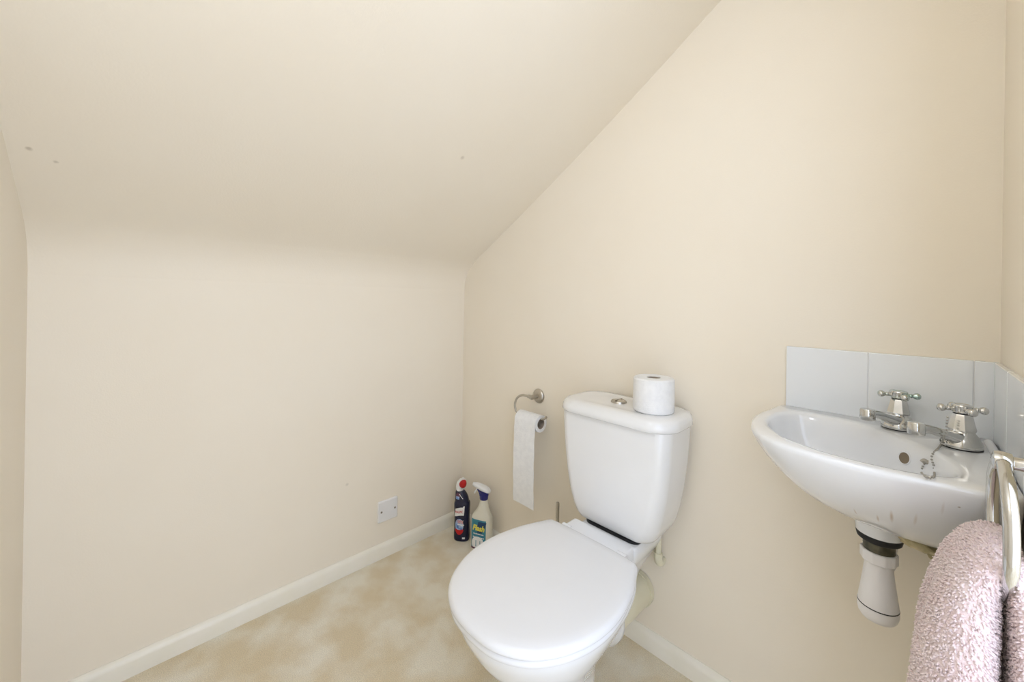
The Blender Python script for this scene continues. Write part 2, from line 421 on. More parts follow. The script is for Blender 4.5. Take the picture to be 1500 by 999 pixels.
# spigot at the back and the pipe to the wall
tube('outlet_spigot', [(0.0, -0.30, 0.205), (0.0, -0.24, 0.192), (0.0, -0.212, 0.184), (0.0, -0.196, 0.180), (0.0, -0.190, 0.179)], [0.058, 0.060, 0.066, 0.066, 0.062], M_PORC, toilet, seg=32)
tube('waste_pipe', [(0.0, -0.205, 0.180), (0.0, -0.10, 0.174), (0.0, -0.004, 0.172)], 0.053, M_CREAMPVC, toilet, seg=32)
tube('pipe_collar', [(0.0, -0.018, 0.172), (0.0, -0.002, 0.172)], 0.0565, M_CREAMPVC, toilet, seg=32)
# seat ring
so = inset(lo, 0.004)
hole = [Vector((0.112 * math.cos(2 * PI * i / 120), -0.475 + 0.145 * math.sin(2 * PI * i / 120))) for i in range(120)]
# align hole indices with outline
def align(o, ref):
    c = Vector((0, -0.475)); a0 = math.atan2(ref[0].y - c.y, ref[0].x - c.x)
    k = min(range(len(o)), key=lambda i: (math.atan2(o[i].y - c.y, o[i].x - c.x) - a0) ** 2)
    o = o[k:] + o[:k]
    area = lambda q: sum(q[i - 1].x * q[i].y - q[i].x * q[i - 1].y for i in range(len(q)))
    if area(o) * area(ref) < 0: o = [o[0]] + o[:0:-1]
    return o
hole = align(hole, so)
hin = [Vector((0, -0.475)) + (p - Vector((0, -0.475))) * 1.04 for p in hole]
rs = [ring3(hin, 0.394), ring3(inset(so, 0.006), 0.3935), ring3(inset(so, 0.001), 0.398), ring3(so, 0.404), ring3(inset(so, 0.002), 0.4105), ring3(inset(so, 0.006), 0.4125), ring3(hin, 0.4125), ring3(hole, 0.404)]
v, f = loft_vf(rs + [rs[0]], False, False)
make('seat', v, f, M_SEAT, toilet, angle=60)
# lid, gently domed with a soft edge
lr = [ring3(inset(lo, 0.010), 0.4135), ring3(inset(lo, 0.003), 0.4140), ring3(inset(lo, 0.0005), 0.4165), ring3(lo, 0.4205), ring3(inset(lo, 0.0015), 0.4255), ring3(inset(lo, 0.005), 0.4295), ring3(inset(lo, 0.010), 0.4320)]
ctr = Vector((0, -0.475))
for s, dz in ((0.90, 0.4335), (0.75, 0.4343), (0.5, 0.4350), (0.25, 0.4353)):
    b_ = inset(lo, 0.010); lr.append([(ctr.x + (p.x - ctr.x) * s, ctr.y + (p.y - ctr.y) * s, dz) for p in b_])
lid = loft('seat_lid', lr, M_SEAT, toilet, angle=70)
# hinge bar moulded between lid and shelf
rb = rrect(0.098, 0.034, 0.008, 6)
loft('hinge_bar', [[(x, -0.243 + y, 0.392) for x, y in rb], [(x, -0.243 + y, 0.416) for x, y in rb], [(x * .985, -0.240 + y * .92, 0.4235) for x, y in rb], [(x * .96, -0.236 + y * .75, 0.4265) for x, y in rb]], M_SEAT, toilet, angle=50)
for sx in (-1, 1):
    tube('hinge', [(sx * 0.088 - 0.014, -0.258, 0.420), (sx * 0.088 + 0.014, -0.258, 0.420)], 0.009, M_SEAT, toilet, seg=16)
# black sealing gap and cistern
rb = rrect(0.088, 0.071, 0.025, 8)
loft('gasket', [[(x, -0.107 + y, 0.405) for x, y in rb], [(x, -0.107 + y, 0.4165) for x, y in rb]], M_BLACK, toilet, angle=40)
def cist_sec(hw, yf, z, bow=0.012, r=0.035, n_=14):
    """back edge flat near wall, front bowed"""
    pts = []
    yb = -0.018
    for x, y in rrect(hw, (yb - yf) / 2, r, n_):
        yy = y + (yb + yf) / 2
        if y < 0: yy -= bow * (1 - (x / hw) ** 2) * min(1, -y / ((yb - yf) / 2 - 0.0001))
        pts.append((x, yy, z))
    return pts
cs = [(0.416, 0.098, -0.155), (0.418, 0.112, -0.168), (0.424, 0.121, -0.176), (0.436, 0.129, -0.181), (0.46, 0.139, -0.184), (0.50, 0.150, -0.187), (0.56, 0.161, -0.189), (0.63, 0.169, -0.191), (0.70, 0.1735, -0.192), (0.744, 0.175, -0.192)]
rings = []
for z, hw, yf in cs: rings.append(cist_sec(hw, yf, z))
cistern = loft('cistern', rings, M_CIST, toilet, angle=60)
def lid_sec(hw, yf, z, yb=-0.008): 
    pts = []
    for x, y in rrect(hw, (yb - yf) / 2, min(0.062, (yb - yf) / 2 - 0.001), 16):
        yy = y + (yb + yf) / 2
        if y < 0: yy -= 0.014 * (1 - (x / hw) ** 2) * min(1, -y / ((yb - yf) / 2 - 0.0001))
        pts.append((x, yy, z))
    return pts
loft('cistern_lid', [lid_sec(0.172, -0.190, 0.736), lid_sec(0.183, -0.200, 0.736), lid_sec(0.186, -0.203, 0.740), lid_sec(0.185, -0.2025, 0.752), lid_sec(0.182, -0.199, 0.762), lid_sec(0.176, -0.193, 0.7685), lid_sec(0.166, -0.183, 0.7715, -0.018), lid_sec(0.150, -0.167, 0.7725, -0.034), lid_sec(0.146, -0.163, 0.7718, -0.038), lid_sec(0.10, -0.14, 0.7716, -0.06)],
     M_CIST, cistern, angle=60)
btn = lathe('flush_button', [(0.0235, 0.769), (0.0235, 0.7745), (0.0215, 0.7772), (0.0195, 0.7775), (0.019, 0.7765), (0.010, 0.7795), (0.001, 0.7803)], M_NICKEL, cistern, c=(-0.015, -0.108, 0), seg=36)
box('button_split', -0.0165, -0.0135, -0.126, -0.090, 0.7775, 0.7806, M_SCREW, cistern)

# overflow / supply elbow under the cistern
ov = thing('overflow_pipe', 'thin cream pipe with elbow dropping under the cistern into the gable wall', 'pipe', (1.010, -0.030, 0.292))
path = [(0, 0, 0.128), (0, 0, 0.06), (0, 0, 0.022), (0.001, 0.003, 0.010), (0.002, 0.010, 0.004), (0.003, 0.018, 0.004), (0.004, 0.029, 0.004)]
tube('pipe', spline(path, 4), 0.0085, M_CREAMPVC, ov, seg=16)
tube('elbow', spline([(0, 0, 0.035), (0, 0, 0.018), (0.001, 0.004, 0.007), (0.002, 0.010, 0.004), (0.003, 0.017, 0.004)], 4), 0.0125, M_CREAMPVC, ov, seg=18)
lathe('nut', [(0.012, 0.100), (0.014, 0.104), (0.014, 0.122), (0.012, 0.126)], M_CREAMPVC, ov, seg=6, angle=20)

# ------------------------------------------------------------------ toilet paper roll standing on the cistern
def roll_upright(name, label, loc, R, h, rc):
    t = thing(name, label, 'toilet roll', loc)
    lathe('paper', [(rc, 0.0), (R - 0.003, 0.0), (R, 0.003), (R + 0.0006, h * .5), (R, h - 0.004), (R - 0.004, h), (rc, h), (rc, 0.0)], M_PAPER, t, seg=56, cap0=False, cap1=False)
    lathe('core', [(rc - 0.0005, 0.001), (rc - 0.0005, h - 0.0015), (rc - 0.002, h - 0.0015), (rc - 0.002, 0.001), (rc - 0.0005, 0.001)], M_CARD, t, seg=40, cap0=False, cap1=False)
    return t
roll_upright('toilet_roll', 'full white toilet roll standing upright on the cistern lid', (1.029, -0.117, 0.7725), 0.0545, 0.093, 0.019)

# ------------------------------------------------------------------ wall mounted holder with a nearly finished roll
hx, hz = 0.497, 0.697
hold = thing('toilet_roll_holder', 'chrome toilet roll holder with round wall rose and hooked arm', 'roll holder', (hx, 0, hz))
lathe('wall_rose', [(0.0275, 0.0), (0.0285, -0.003), (0.027, -0.007), (0.020, -0.011), (0.011, -0.014)], M_NICKEL, hold, axis='y', seg=36)
lathe('stem', [(0.010, -0.010), (0.0085, -0.018), (0.007, -0.026), (0.0095, -0.032), (0.0095, -0.046), (0.006, -0.052)], M_NICKEL, hold, axis='y', seg=24)
RY = -0.068
arm = [(0.0, -0.040, 0.0), (-0.018, -0.046, 0.003), (-0.040, -0.056, 0.004), (-0.058, -0.064, -0.008), (-0.066, RY, -0.030), (-0.064, RY, -0.052), (-0.054, RY, -0.064), (-0.035, RY, -0.066), (0.03, RY, -0.066), (0.07, RY, -0.064), (0.085, RY, -0.060), (0.098, RY - 0.0, -0.050)]
tube('arm', spline(arm, 6), 0.0044, M_NICKEL, hold, seg=14)
lathe('collar', [(0.006, -0.012), (0.0075, -0.008), (0.0075, 0.004), (0.006, 0.008)], M_NICKEL, hold, c=(-0.010, -0.043, 0.0015), axis='x', seg=18)
RC = 0.0195; RO = 0.0315
rz_ = hz - 0.066 + 0.0044 - RC + 0.0
roll = thing('toilet_roll', 'nearly finished toilet roll on the wall holder with a long sheet hanging down', 'toilet roll', (hx, RY, rz_))
x0_, x1_ = -0.034, 0.072
lathe('paper', [(RC, x0_), (RO, x0_), (RO, x1_), (RC, x1_), (RC, x0_)], M_PAPER, roll, axis='x', seg=44, cap0=False, cap1=False, angle=30)
lathe('core', [(RC - 0.0004, x0_ + 0.001), (RC - 0.0004, x1_ - 0.0006), (RC - 0.0018, x1_ - 0.0006), (RC - 0.0018, x0_ + 0.001), (RC - 0.0004, x0_ + 0.001)], M_CARD, roll, axis='x', seg=36, cap0=False, cap1=False)
sh = []
for i in range(11):
    a = PI / 2 + PI / 2 * i / 10
    sh.append((RO + 0.001) * math.cos(a)); sh.append((RO + 0.001) * math.sin(a))
pr = [(sh[2 * i], sh[2 * i + 1]) for i in range(11)]
for i in range(1, 26): pr.append((-(RO + 0.001) - 0.004 * math.sin(i / 26 * PI), -i / 25 * (rz_ - 0.305)))
v = []; f = []; nx = 5
for th in (0, 1):
    for k, (yy, zz) in enumerate(pr):
        for i in range(nx):
            x = x0_ + (x1_ - x0_) * i / (nx - 1)
            w = 0.0012 * math.sin(k * 0.9 + i)
            v.append((x, yy - th * 0.0008 + (w if k > 11 else 0), zz))
m_ = len(pr) * nx
for k in range(len(pr) - 1):
    for i in range(nx - 1):
        a = k * nx + i; q = (a, a + 1, a + nx + 1, a + nx)
        f.append(q); f.append(tuple(m_ + j for j in reversed(q)))
for k in range(len(pr) - 1):
    for i in (0, nx - 1):
        a = k * nx + i; f.append((a, a + nx, m_ + a + nx, m_ + a))
for i in range(nx - 1):
    for k in (0, len(pr) - 1):
        a = k * nx + i; f.append((a, a + 1, m_ + a + 1, m_ + a))
make('hanging_sheet', v, f, M_PAPER, roll, angle=50)

# ------------------------------------------------------------------ toilet brush behind the pan
br = thing('toilet_brush', 'slim brushed metal toilet brush handle standing behind the toilet', 'toilet brush', (0.648, -0.06, 0))
lathe('holder', [(0.036, 0.0), (0.038, 0.004), (0.037, 0.02), (0.036, 0.115), (0.035, 0.12), (0.012, 0.122)], M_NICKEL, br, seg=32)
lathe('handle', [(0.006, 0.118), (0.0065, 0.13), (0.0065, 0.345), (0.006, 0.350), (0.003, 0.352)], M_NICKEL, br, seg=20)

# ------------------------------------------------------------------ cleaning bottles
def bottle_surface(secs_):
    """secs_: (z, hw, hd, exp, cx); returns ring builder and front surface y(x, z)"""
    def at(z):
        for a, b in zip(secs_, secs_[1:]):
            if a[0] <= z <= b[0]:
                t = (z - a[0]) / max(b[0] - a[0], 1e-9); return [a[i] + (b[i] - a[i]) * t for i in range(5)]
        return list(secs_[-1]) if z > secs_[-1][0] else list(secs_[0])
    def ring(s, n_=40):
        z, hw, hd, e, cx = s; out = []
        for i in range(n_):
            a = 2 * PI * i / n_; c_, s_ = math.cos(a), math.sin(a)
            out.append((cx + hw * math.copysign(abs(c_) ** (2 / e), c_), hd * math.copysign(abs(s_) ** (2 / e), s_), z))
        return out
    def front(x, z, off=0.0005):
        _, hw, hd, e, cx = at(z); u = min(abs((x - cx) / hw), 0.985)
        return -hd * (1 - u ** e) ** (1 / e) - off
    return ring, front
def conform(name, v2, f2, front, m, parent, off=0.0006, ox=0, oz=0, rot=0.0, sx=1.0):
    c_, s_ = math.cos(rot), math.sin(rot); vv = []
    for p in v2:
        x, z = p[0] * sx, p[1]; x, z = x * c_ - z * s_ + ox, x * s_ + z * c_ + oz
        vv.append((x, front(x, z, off), z))
    return make(name, vv, f2, m, parent, smooth=False)
def grid2(x0, x1, z0, z1, nx_=10, nz_=6, warp=None):
    v_ = []; f_ = []
    for j in range(nz_ + 1):
        for i in range(nx_ + 1):
            x = x0 + (x1 - x0) * i / nx_; z = z0 + (z1 - z0) * j / nz_
            if warp: x, z = warp(x, z, i / nx_, j / nz_)
            v_.append((x, z))
    for j in range(nz_):
        for i in range(nx_):
            a = j * (nx_ + 1) + i; f_.append((a, a + 1, a + nx_ + 2, a + nx_ + 1))
    return v_, f_
def disc2(rx, rz, n_=24, m_=5):
    v_ = [(0, 0)]; f_ = []
    for j in range(1, m_ + 1):
        for i in range(n_):
            a = 2 * PI * i / n_; v_.append((rx * j / m_ * math.cos(a), rz * j / m_ * math.sin(a)))
    for i in range(n_): f_.append((0, 1 + i, 1 + (i + 1) % n_))
    for j in range(m_ - 1):
        for i in range(n_):
            k = (i + 1) % n_; f_.append((1 + j * n_ + i, 1 + (j + 1) * n_ + i, 1 + (j + 1) * n_ + k, 1 + j * n_ + k))
    return v_, f_

# toilet cleaner: dark navy body, white angled neck, red cap
b1 = thing('toilet_cleaner_bottle', 'dark navy toilet cleaner bottle with angled white neck and red cap in the wall corner', 'bottle', (0.125, -0.088, 0), math.radians(38))
S1 = [(0.0, 0.031, 0.022, 2.6, 0), (0.003, 0.0345, 0.025, 2.6, 0), (0.02, 0.0355, 0.026, 2.6, 0), (0.06, 0.0345, 0.0255, 2.6, 0), (0.10, 0.034, 0.0255, 2.6, 0), (0.14, 0.0355, 0.026, 2.6, 0), (0.158, 0.036, 0.026, 2.6, 0), (0.168, 0.0345, 0.025, 2.5, 0),
      (0.173, 0.0315, 0.024, 2.4, -0.001), (0.180, 0.031, 0.0235, 2.4, -0.002), (0.195, 0.0285, 0.0225, 2.3, -0.004), (0.210, 0.023, 0.020, 2.2, -0.008), (0.220, 0.0165, 0.016, 2.1, -0.012), (0.224, 0.0155, 0.015, 2.0, -0.013)]
S1 = [tuple(s) for s in spline(S1, 3)]
ring1, front1 = bottle_surface(S1)
loft('body', [ring1(s) for s in S1], M_NAVY, b1, angle=50)
tube('neck', spline([(-0.012, 0, 0.219), (-0.0125, 0, 0.233), (-0.010, 0, 0.245), (-0.003, -0.002, 0.255), (0.007, -0.004, 0.263)], 5), [0.0165] * 4 + [0.0175] * 8 + [0.0165] * 5 + [0.015] * 4, M_WHITEP, b1, seg=24, angle=60)
cap_path = [(-0.002, -0.006, 0.2405), (0.002, -0.010, 0.2475), (0.007, -0.0145, 0.256), (0.0120, -0.0175, 0.264), (0.0160, -0.0190, 0.2715)]
tube('cap', spline(cap_path, 4), [0.004, 0.0095, 0.0130, 0.0150, 0.0160, 0.0165, 0.0165, 0.0162, 0.0155, 0.0148, 0.0138, 0.0124, 0.0110, 0.0094, 0.0076, 0.0054, 0.002], M_RED, b1, seg=22, angle=70)
# printed label
v2, f2 = grid2(-0.029, 0.014, 0.112, 0.148, 10, 6, lambda x, z, u, w: (x + 0.004 * w, z + 0.006 * math.sin(u * 2.2) - 0.004 * (1 - u) + (0.006 if u > .8 and w > .5 else 0)))
conform('label_banner', v2, f2, front1, M_WHITEP, b1, 0.0005)
tv, tf = text_mesh('HARPIC', 0.0155, 0.15, 0.0003)
conform('brand_lettering', tv, tf, front1, M_RED, b1, 0.001, -0.0075, 0.1315, 0.10, 0.72)
v2, f2 = disc2(0.019, 0.030); conform('label_glow', v2, f2, front1, M_BLUEGLOW, b1, 0.0005, -0.006, 0.072)
v2, f2 = grid2(-0.020, 0.020, -0.011, 0.011, 12, 4, lambda x, z, u, w: (x, z * (1 - (2 * u - 1) ** 2) ** .5 - 0.012 * (1 - (2 * u - 1) ** 2) + 0.01))
conform('red_arc', v2, f2, front1, M_RED, b1, 0.0009, -0.006, 0.044)
v2, f2 = grid2(-0.020, 0.013, 0.082, 0.099, 8, 4, lambda x, z, u, w: (x, z + 0.004 * (u - .5)))
tv, tf = text_mesh('100%', 0.0200, 0.1, 0.0011)
conform('white_lettering_edge', tv, tf, front1, M_WHITEP, b1, 0.0010, -0.004, 0.0885, -0.12, 0.72)
tv, tf = text_mesh('100%', 0.0200, 0.1, 0.0002)
conform('red_lettering', tv, tf, front1, M_RED, b1, 0.0014, -0.004, 0.0885, -0.12, 0.72)
v2, f2 = grid2(-0.018, 0.012, 0.0735, 0.0775, 8, 1); conform('white_line', v2, f2, front1, M_WHITEP, b1, 0.0010, 0, 0, -0.05)
v2, f2 = grid2(0.008, 0.020, 0.013, 0.021, 4, 2); conform('small_panel', v2, f2, front1, M_WHITEP, b1, 0.0005)
v2, f2 = disc2(0.0024, 0.0024, 10, 2); conform('white_dot', v2, f2, front1, M_WHITEP, b1, 0.0005, 0.012, 0.155)
v2, f2 = grid2(-0.028, -0.008, 0.188, 0.212, 6, 4, lambda x, z, u, w: (x + 0.006 * w, z)); conform('neck_label', v2, f2, front1, M_PURPLE, b1, 0.0005)
v2, f2 = grid2(-0.024, -0.008, 0.186, 0.198, 6, 2); conform('neck_panel', v2, f2, front1, M_BLUEGLOW, b1, 0.0009)
v2, f2 = grid2(-0.013, 0.013, -0.0012, 0.0012, 8, 1); conform('neck_stripe', v2, f2, front1, M_WHITEP, b1, 0.0009, 0.000, 0.199, -0.85)

# spray cleaner: milky bottle, blue collar, white trigger head
b2 = thing('spray_bottle', 'milky white trigger spray bottle with teal label and blue collar beside the navy bottle', 'spray bottle', (0.243, -0.070, 0), math.radians(24))
b2.scale = (0.96, 0.96, 1.025)
S2 = [(0.0, 0.043, 0.026, 3.4, 0), (0.004, 0.0465, 0.029, 3.4, 0), (0.02, 0.0475, 0.030, 3.6, 0), (0.08, 0.0470, 0.030, 3.6, 0), (0.13, 0.0465, 0.0295, 3.4, 0), (0.142, 0.0455, 0.029, 3.2, 0), (0.152, 0.040, 0.027, 2.8, 0.001), (0.165, 0.031, 0.0235, 2.5, 0.004),
      (0.182, 0.0235, 0.020, 2.3, 0.006), (0.200, 0.0195, 0.0175, 2.1, 0.007), (0.216, 0.0178, 0.0165, 2.0, 0.007)]
S2 = [tuple(s) for s in spline(S2, 3)]
ring2, front2 = bottle_surface(S2)
loft('body', [ring2(s) for s in S2], M_MILK, b2, angle=50)
col = lathe('collar', [(0.018, 0.212), (0.0195, 0.216), (0.0195, 0.236), (0.022, 0.243), (0.0235, 0.247)], M_BLUE, b2, c=(0.007, 0, 0), seg=28)
# trigger head: side profile (x forward is -x) extruded with rounded section
hp = [(-0.040, 0.0105, 0.259, 0.0135), (-0.036, 0.0115, 0.2565, 0.017), (-0.022, 0.0140, 0.252, 0.022), (-0.005, 0.0175, 0.2470, 0.0235), (0.012, 0.0190, 0.2440, 0.0225), (0.026, 0.0175, 0.2425, 0.0175), (0.034, 0.0125, 0.2425, 0.010), (0.037, 0.006, 0.243, 0.005)]
hp = [tuple(s) for s in spline(hp, 4)]
rings = []
for x, hw, z0, h in hp:
    r_ = []
    for i in range(24):
        a = 2 * PI * i / 24; c_, s_ = math.cos(a), math.sin(a)
        r_.append((x, hw * math.copysign(abs(c_) ** .8, c_), z0 + h / 2 + h / 2 * math.copysign(abs(s_) ** .8, s_)))
    rings.append(r_)
loft('trigger_head', rings, M_WHITEP, b2, angle=60)
loft('blue_shroud', [[(0.004 + 0.031 * math.cos(a), 0.0185 * math.sin(a), 0.2475 - 0.002 * math.cos(a)) for a in [2 * PI * i / 28 for i in range(28)]],
                     [(0.006 + 0.024 * math.cos(a), 0.0195 * math.sin(a), 0.238) for a in [2 * PI * i / 28 for i in range(28)]],
                     [(0.007 + 0.0195 * math.cos(a), 0.0185 * math.sin(a), 0.222) for a in [2 * PI * i / 28 for i in range(28)]]], M_BLUE, b2, angle=50)
tube('trigger', spline([(-0.024, 0, 0.256), (-0.030, 0, 0.246), (-0.036, 0, 0.236), (-0.041, 0, 0.229)], 3), [0.0042] * 5 + [0.0034] * 5, M_WHITEP, b2, seg=12)
lathe('nozzle', [(0.007, -0.047), (0.0085, -0.0465), (0.0085, -0.038)], M_WHITEP, b2, c=(0, 0, 0.2655), axis='x', seg=18)
v2, f2 = grid2(-0.040, 0.032, 0.012, 0.135, 12, 10); conform('label', v2, f2, front2, M_TEAL, b2, 0.0004)
v2, f2 = grid2(-0.012, 0.026, 0.098, 0.128, 8, 4, lambda x, z, u, w: (x + 0.008 * w, z)); conform('dark_flag', v2, f2, front2, M_DKTEAL, b2, 0.0008)
v2, f2 = grid2(-0.010, 0.014, 0.082, 0.096, 6, 3, lambda x, z, u, w: (x + 0.006 * w, z)); conform('dark_flag', v2, f2, front2, M_DKTEAL, b2, 0.0008)
tv, tf = text_mesh('Flash', 0.0315, 0.25, 0.0012)
conform('brand_lettering', tv, tf, front2, M_YELLOW, b2, 0.0013, -0.004, 0.1005, 0.0, 0.92)
for z_, x0p, x1p in ((0.0765, -0.028, 0.022), (0.0625, -0.030, 0.024)):
    k = x0p; i_ = 0
    while k < x1p:
        w_ = 0.003 + 0.004 * random.random()
        v2, f2 = grid2(k, min(k + w_, x1p), z_ - 0.0022, z_ + 0.0022, 2, 1); conform('print_mark', v2, f2, front2, M_WHITEP, b2, 0.0009)
        k += w_ + 0.0016
v2, f2 = disc2(0.030, 0.030, 28, 5); v2 = [(x, max(z, -0.024)) for x, z in v2]
conform('label_picture', v2, f2, front2, M_WHITEP, b2, 0.0008, -0.006, 0.036, 0, 1.0)
v2, f2 = grid2(-0.040, 0.020, 0.012, 0.0195, 8, 1); conform('label_band', v2, f2, front2, M_PURPLE, b2, 0.0012)
for q in (-0.016, 0.004):
    v2, f2 = grid2(q, q + 0.003, 0.024, 0.050, 1, 2); conform('picture_mark', v2, f2, front2, M_TEAL, b2, 0.0012)
v2, f2 = disc2(0.0045, 0.0045, 4, 1); conform('sparkle', v2, f2, front2, M_WHITEP, b2, 0.0013, 0.016, 0.0545)

# ------------------------------------------------------------------ corner basin
BC = Vector((W - 0.009, -0.009)); RT2 = math.sqrt(0.5)
def bp(d, p, z):
    dx, dy = (d - p) * RT2, (d + p) * RT2
    return (BC.x - dx, BC.y - dy, z)
basin = thing('corner_basin', 'small white corner wash basin fixed under the splashback tiles', 'basin', (1.5, -0.19, 0.66))
outer_half = [(0.0, 0.0), (0.06, 0.06), (0.12, 0.12), (0.18, 0.18), (0.228, 0.228), (0.242, 0.233), (0.262, 0.219), (0.303, 0.187), (0.35, 0.148), (0.392, 0.098), (0.425, 0.04), (0.434, 0.0)]
def seg_spline(h):
    a = [Vector(q) for q in h[:5]]; b = spline(h[4:], 6)
    return a + b[1:]
oh = seg_spline(outer_half)
outer = [(q.x, q.y) for q in oh] + [(q.x, -q.y) for q in reversed(oh[1:-1])]
inner_half = [(0.172, 0.0), (0.176, 0.05), (0.195, 0.105), (0.232, 0.155), (0.262, 0.165), (0.300, 0.152), (0.342, 0.117), (0.376, 0.066), (0.392, 0.0)]
ih = spline(inner_half, 6); ih = [(max(q.x, 0), max(q.y, 0)) for q in ih]
inner = ih + [(q[0], -q[1]) for q in reversed(ih[1:-1])]
ctr_d = 0.285
def polar(poly, ang):
    ca, sa = math.cos(ang), math.sin(ang); best = None
    for (x1, y1), (x2, y2) in zip(poly, poly[1:] + poly[:1]):
        x1 -= ctr_d; x2 -= ctr_d
        den = (x2 - x1) * sa - (y2 - y1) * ca
        if abs(den) < 1e-12: continue
        t = (y1 * ca - x1 * sa) / den
        if -1e-6 <= t <= 1 + 1e-6:
            r = (x1 + t * (x2 - x1)) * ca + (y1 + t * (y2 - y1)) * sa
            if r > 0 and (best is None or r > best): best = r
    return best
angs = sorted(set([round(math.atan2(y, x - ctr_d), 6) for x, y in outer] + [round(-PI + 2 * PI * (i + .5) / 64, 6) for i in range(64)]))
ang2 = [angs[0]]
for a in angs[1:]:
    if a - ang2[-1] > 0.012: ang2.append(a)
angs = ang2
ro = [polar(outer, a) for a in angs]; ri = [polar(inner, a) for a in angs]
RIM = 0.8265
def ring_o(scale, z, ins=0.0):
    out = []
    for a, r in zip(angs, ro):
        r = max(r - ins, .001)
        out.append(bp((ctr_d + r * math.cos(a)) * scale, r * math.sin(a) * scale, z))
    return out
def ring_i(k, z, cd=0.0, grow=0.0):
    out = []
    for a, r in zip(angs, ri):
        out.append(bp(ctr_d + cd + (r * k + grow) * math.cos(a), (r * k + grow) * math.sin(a), z))
    return out
rings = [ring_o(0.50, 0.676), ring_o(0.575, 0.6765), ring_o(0.62, 0.680), ring_o(0.68, 0.690), ring_o(0.75, 0.706), ring_o(0.82, 0.727), ring_o(0.885, 0.752), ring_o(0.94, 0.779), ring_o(0.978, 0.802), ring_o(0.995, 0.815), ring_o(1.0, 0.8205), ring_o(0.997, 0.8250), ring_o(0.990, RIM + .0005, 0.002),
         ring_i(1, RIM + .0005, 0, 0.010), ring_i(1, RIM - 0.0005, 0, 0.003), ring_i(0.985, RIM - 0.006), ring_i(0.955, RIM - 0.020), ring_i(0.91, RIM - 0.042, -.001), ring_i(0.84, RIM - 0.066, -.004), ring_i(0.72, RIM - 0.086, -.010), ring_i(0.55, RIM - 0.099, -.018), ring_i(0.35, RIM - 0.106, -.028), ring_i(0.18, RIM - 0.110, -.036)]
bowl = loft('bowl', rings, M_BASIN, basin, angle=60)
# raised lip along the right wall
tube('back_lip', [bp(0.03, 0.020, RIM + 0.001), bp(0.12, 0.112, RIM + 0.001), bp(0.214, 0.205, RIM - 0.001)], [0.0065, 0.0065, 0.004], M_PORC, basin, seg=16)
# boss under the bowl for the waste
WD = 0.236
wx, wy, _ = bp(WD, 0.030, 0)
wx, wy = 1.4985, -0.186
lathe('waste_boss', [(0.043, 0.706), (0.038, 0.690), (0.0345, 0.676), (0.0330, 0.660), (0.0305, 0.658)], M_PORC, basin, c=(wx, wy, 0), seg=40)
lathe('drain', [(0.024, RIM - 0.1085), (0.024, RIM - 0.1065), (0.018, RIM - 0.1075), (0.010, RIM - 0.1105)], M_CHROME, basin, c=(*bp(0.249, 0, 0)[:2], 0), seg=28)
# overflow opening: rim ring and dark throat on the sloping back of the bowl
def pix_ray(px, py):
    a, b = px - 750, py - 440.35
    return Vector((1.5415, -1.1777, 1.074)), (F + cr * 0 + (cr * a - cu * b) / 577.7).normalized()
def on_bowl(px, py, lift=0.0):
    o_, d_ = pix_ray(px, py)
    ok, loc_, n_, _ = bowl.ray_cast(o_, d_)
    return (loc_ + n_ * lift, n_) if ok else (o_ + d_ * 0.8, Vector((0, 0, 1)))
oc, nrm_ = on_bowl(1325, 671)
def disc_on(c, nn, r, name, m, parent, depth=0.0, rin=0.0):
    zax = nn; xax = Vector((0, 0, 1)).cross(zax).normalized(); yax = zax.cross(xax)
    pr_ = [(r, 0), (r, depth), (max(rin, 1e-4), depth)] if not rin else [(r, -0.004), (r, depth), ((r + rin) / 2, depth + 0.0006), (rin, depth), (rin, -0.004)]
    rg = [[tuple(c + xax * (q * math.cos(2 * PI * i / 28)) + yax * (q * math.sin(2 * PI * i / 28)) + zax * h) for i in range(28)] for q, h in pr_]
    return loft(name, rg, m, parent, True if not rin else False, True if not rin else False, 50)
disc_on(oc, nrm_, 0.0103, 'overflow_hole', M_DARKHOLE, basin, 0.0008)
disc_on(oc, nrm_, 0.0122, 'overflow_ring', M_PORC, basin, 0.0010, 0.0101)
add_streaks(M_BASIN, [(on_bowl(*q), r_, a_) for q, r_, a_ in (((1253, 750), .0011, .45), ((1286, 760), .0013, .5), ((1306, 757), .0018, .55), ((1341, 762), .0016, .3), ((1381, 745), .0014, .18))] , (0.42, 0.26, 0.12))
add_spots(M_BASIN, [(*on_bowl(1405, 743)[0], .0016, .6)], (0.30, 0.20, 0.10))
for ch_ in basin.children: ch_.matrix_parent_inverse = Matrix.Translation(-basin.location)

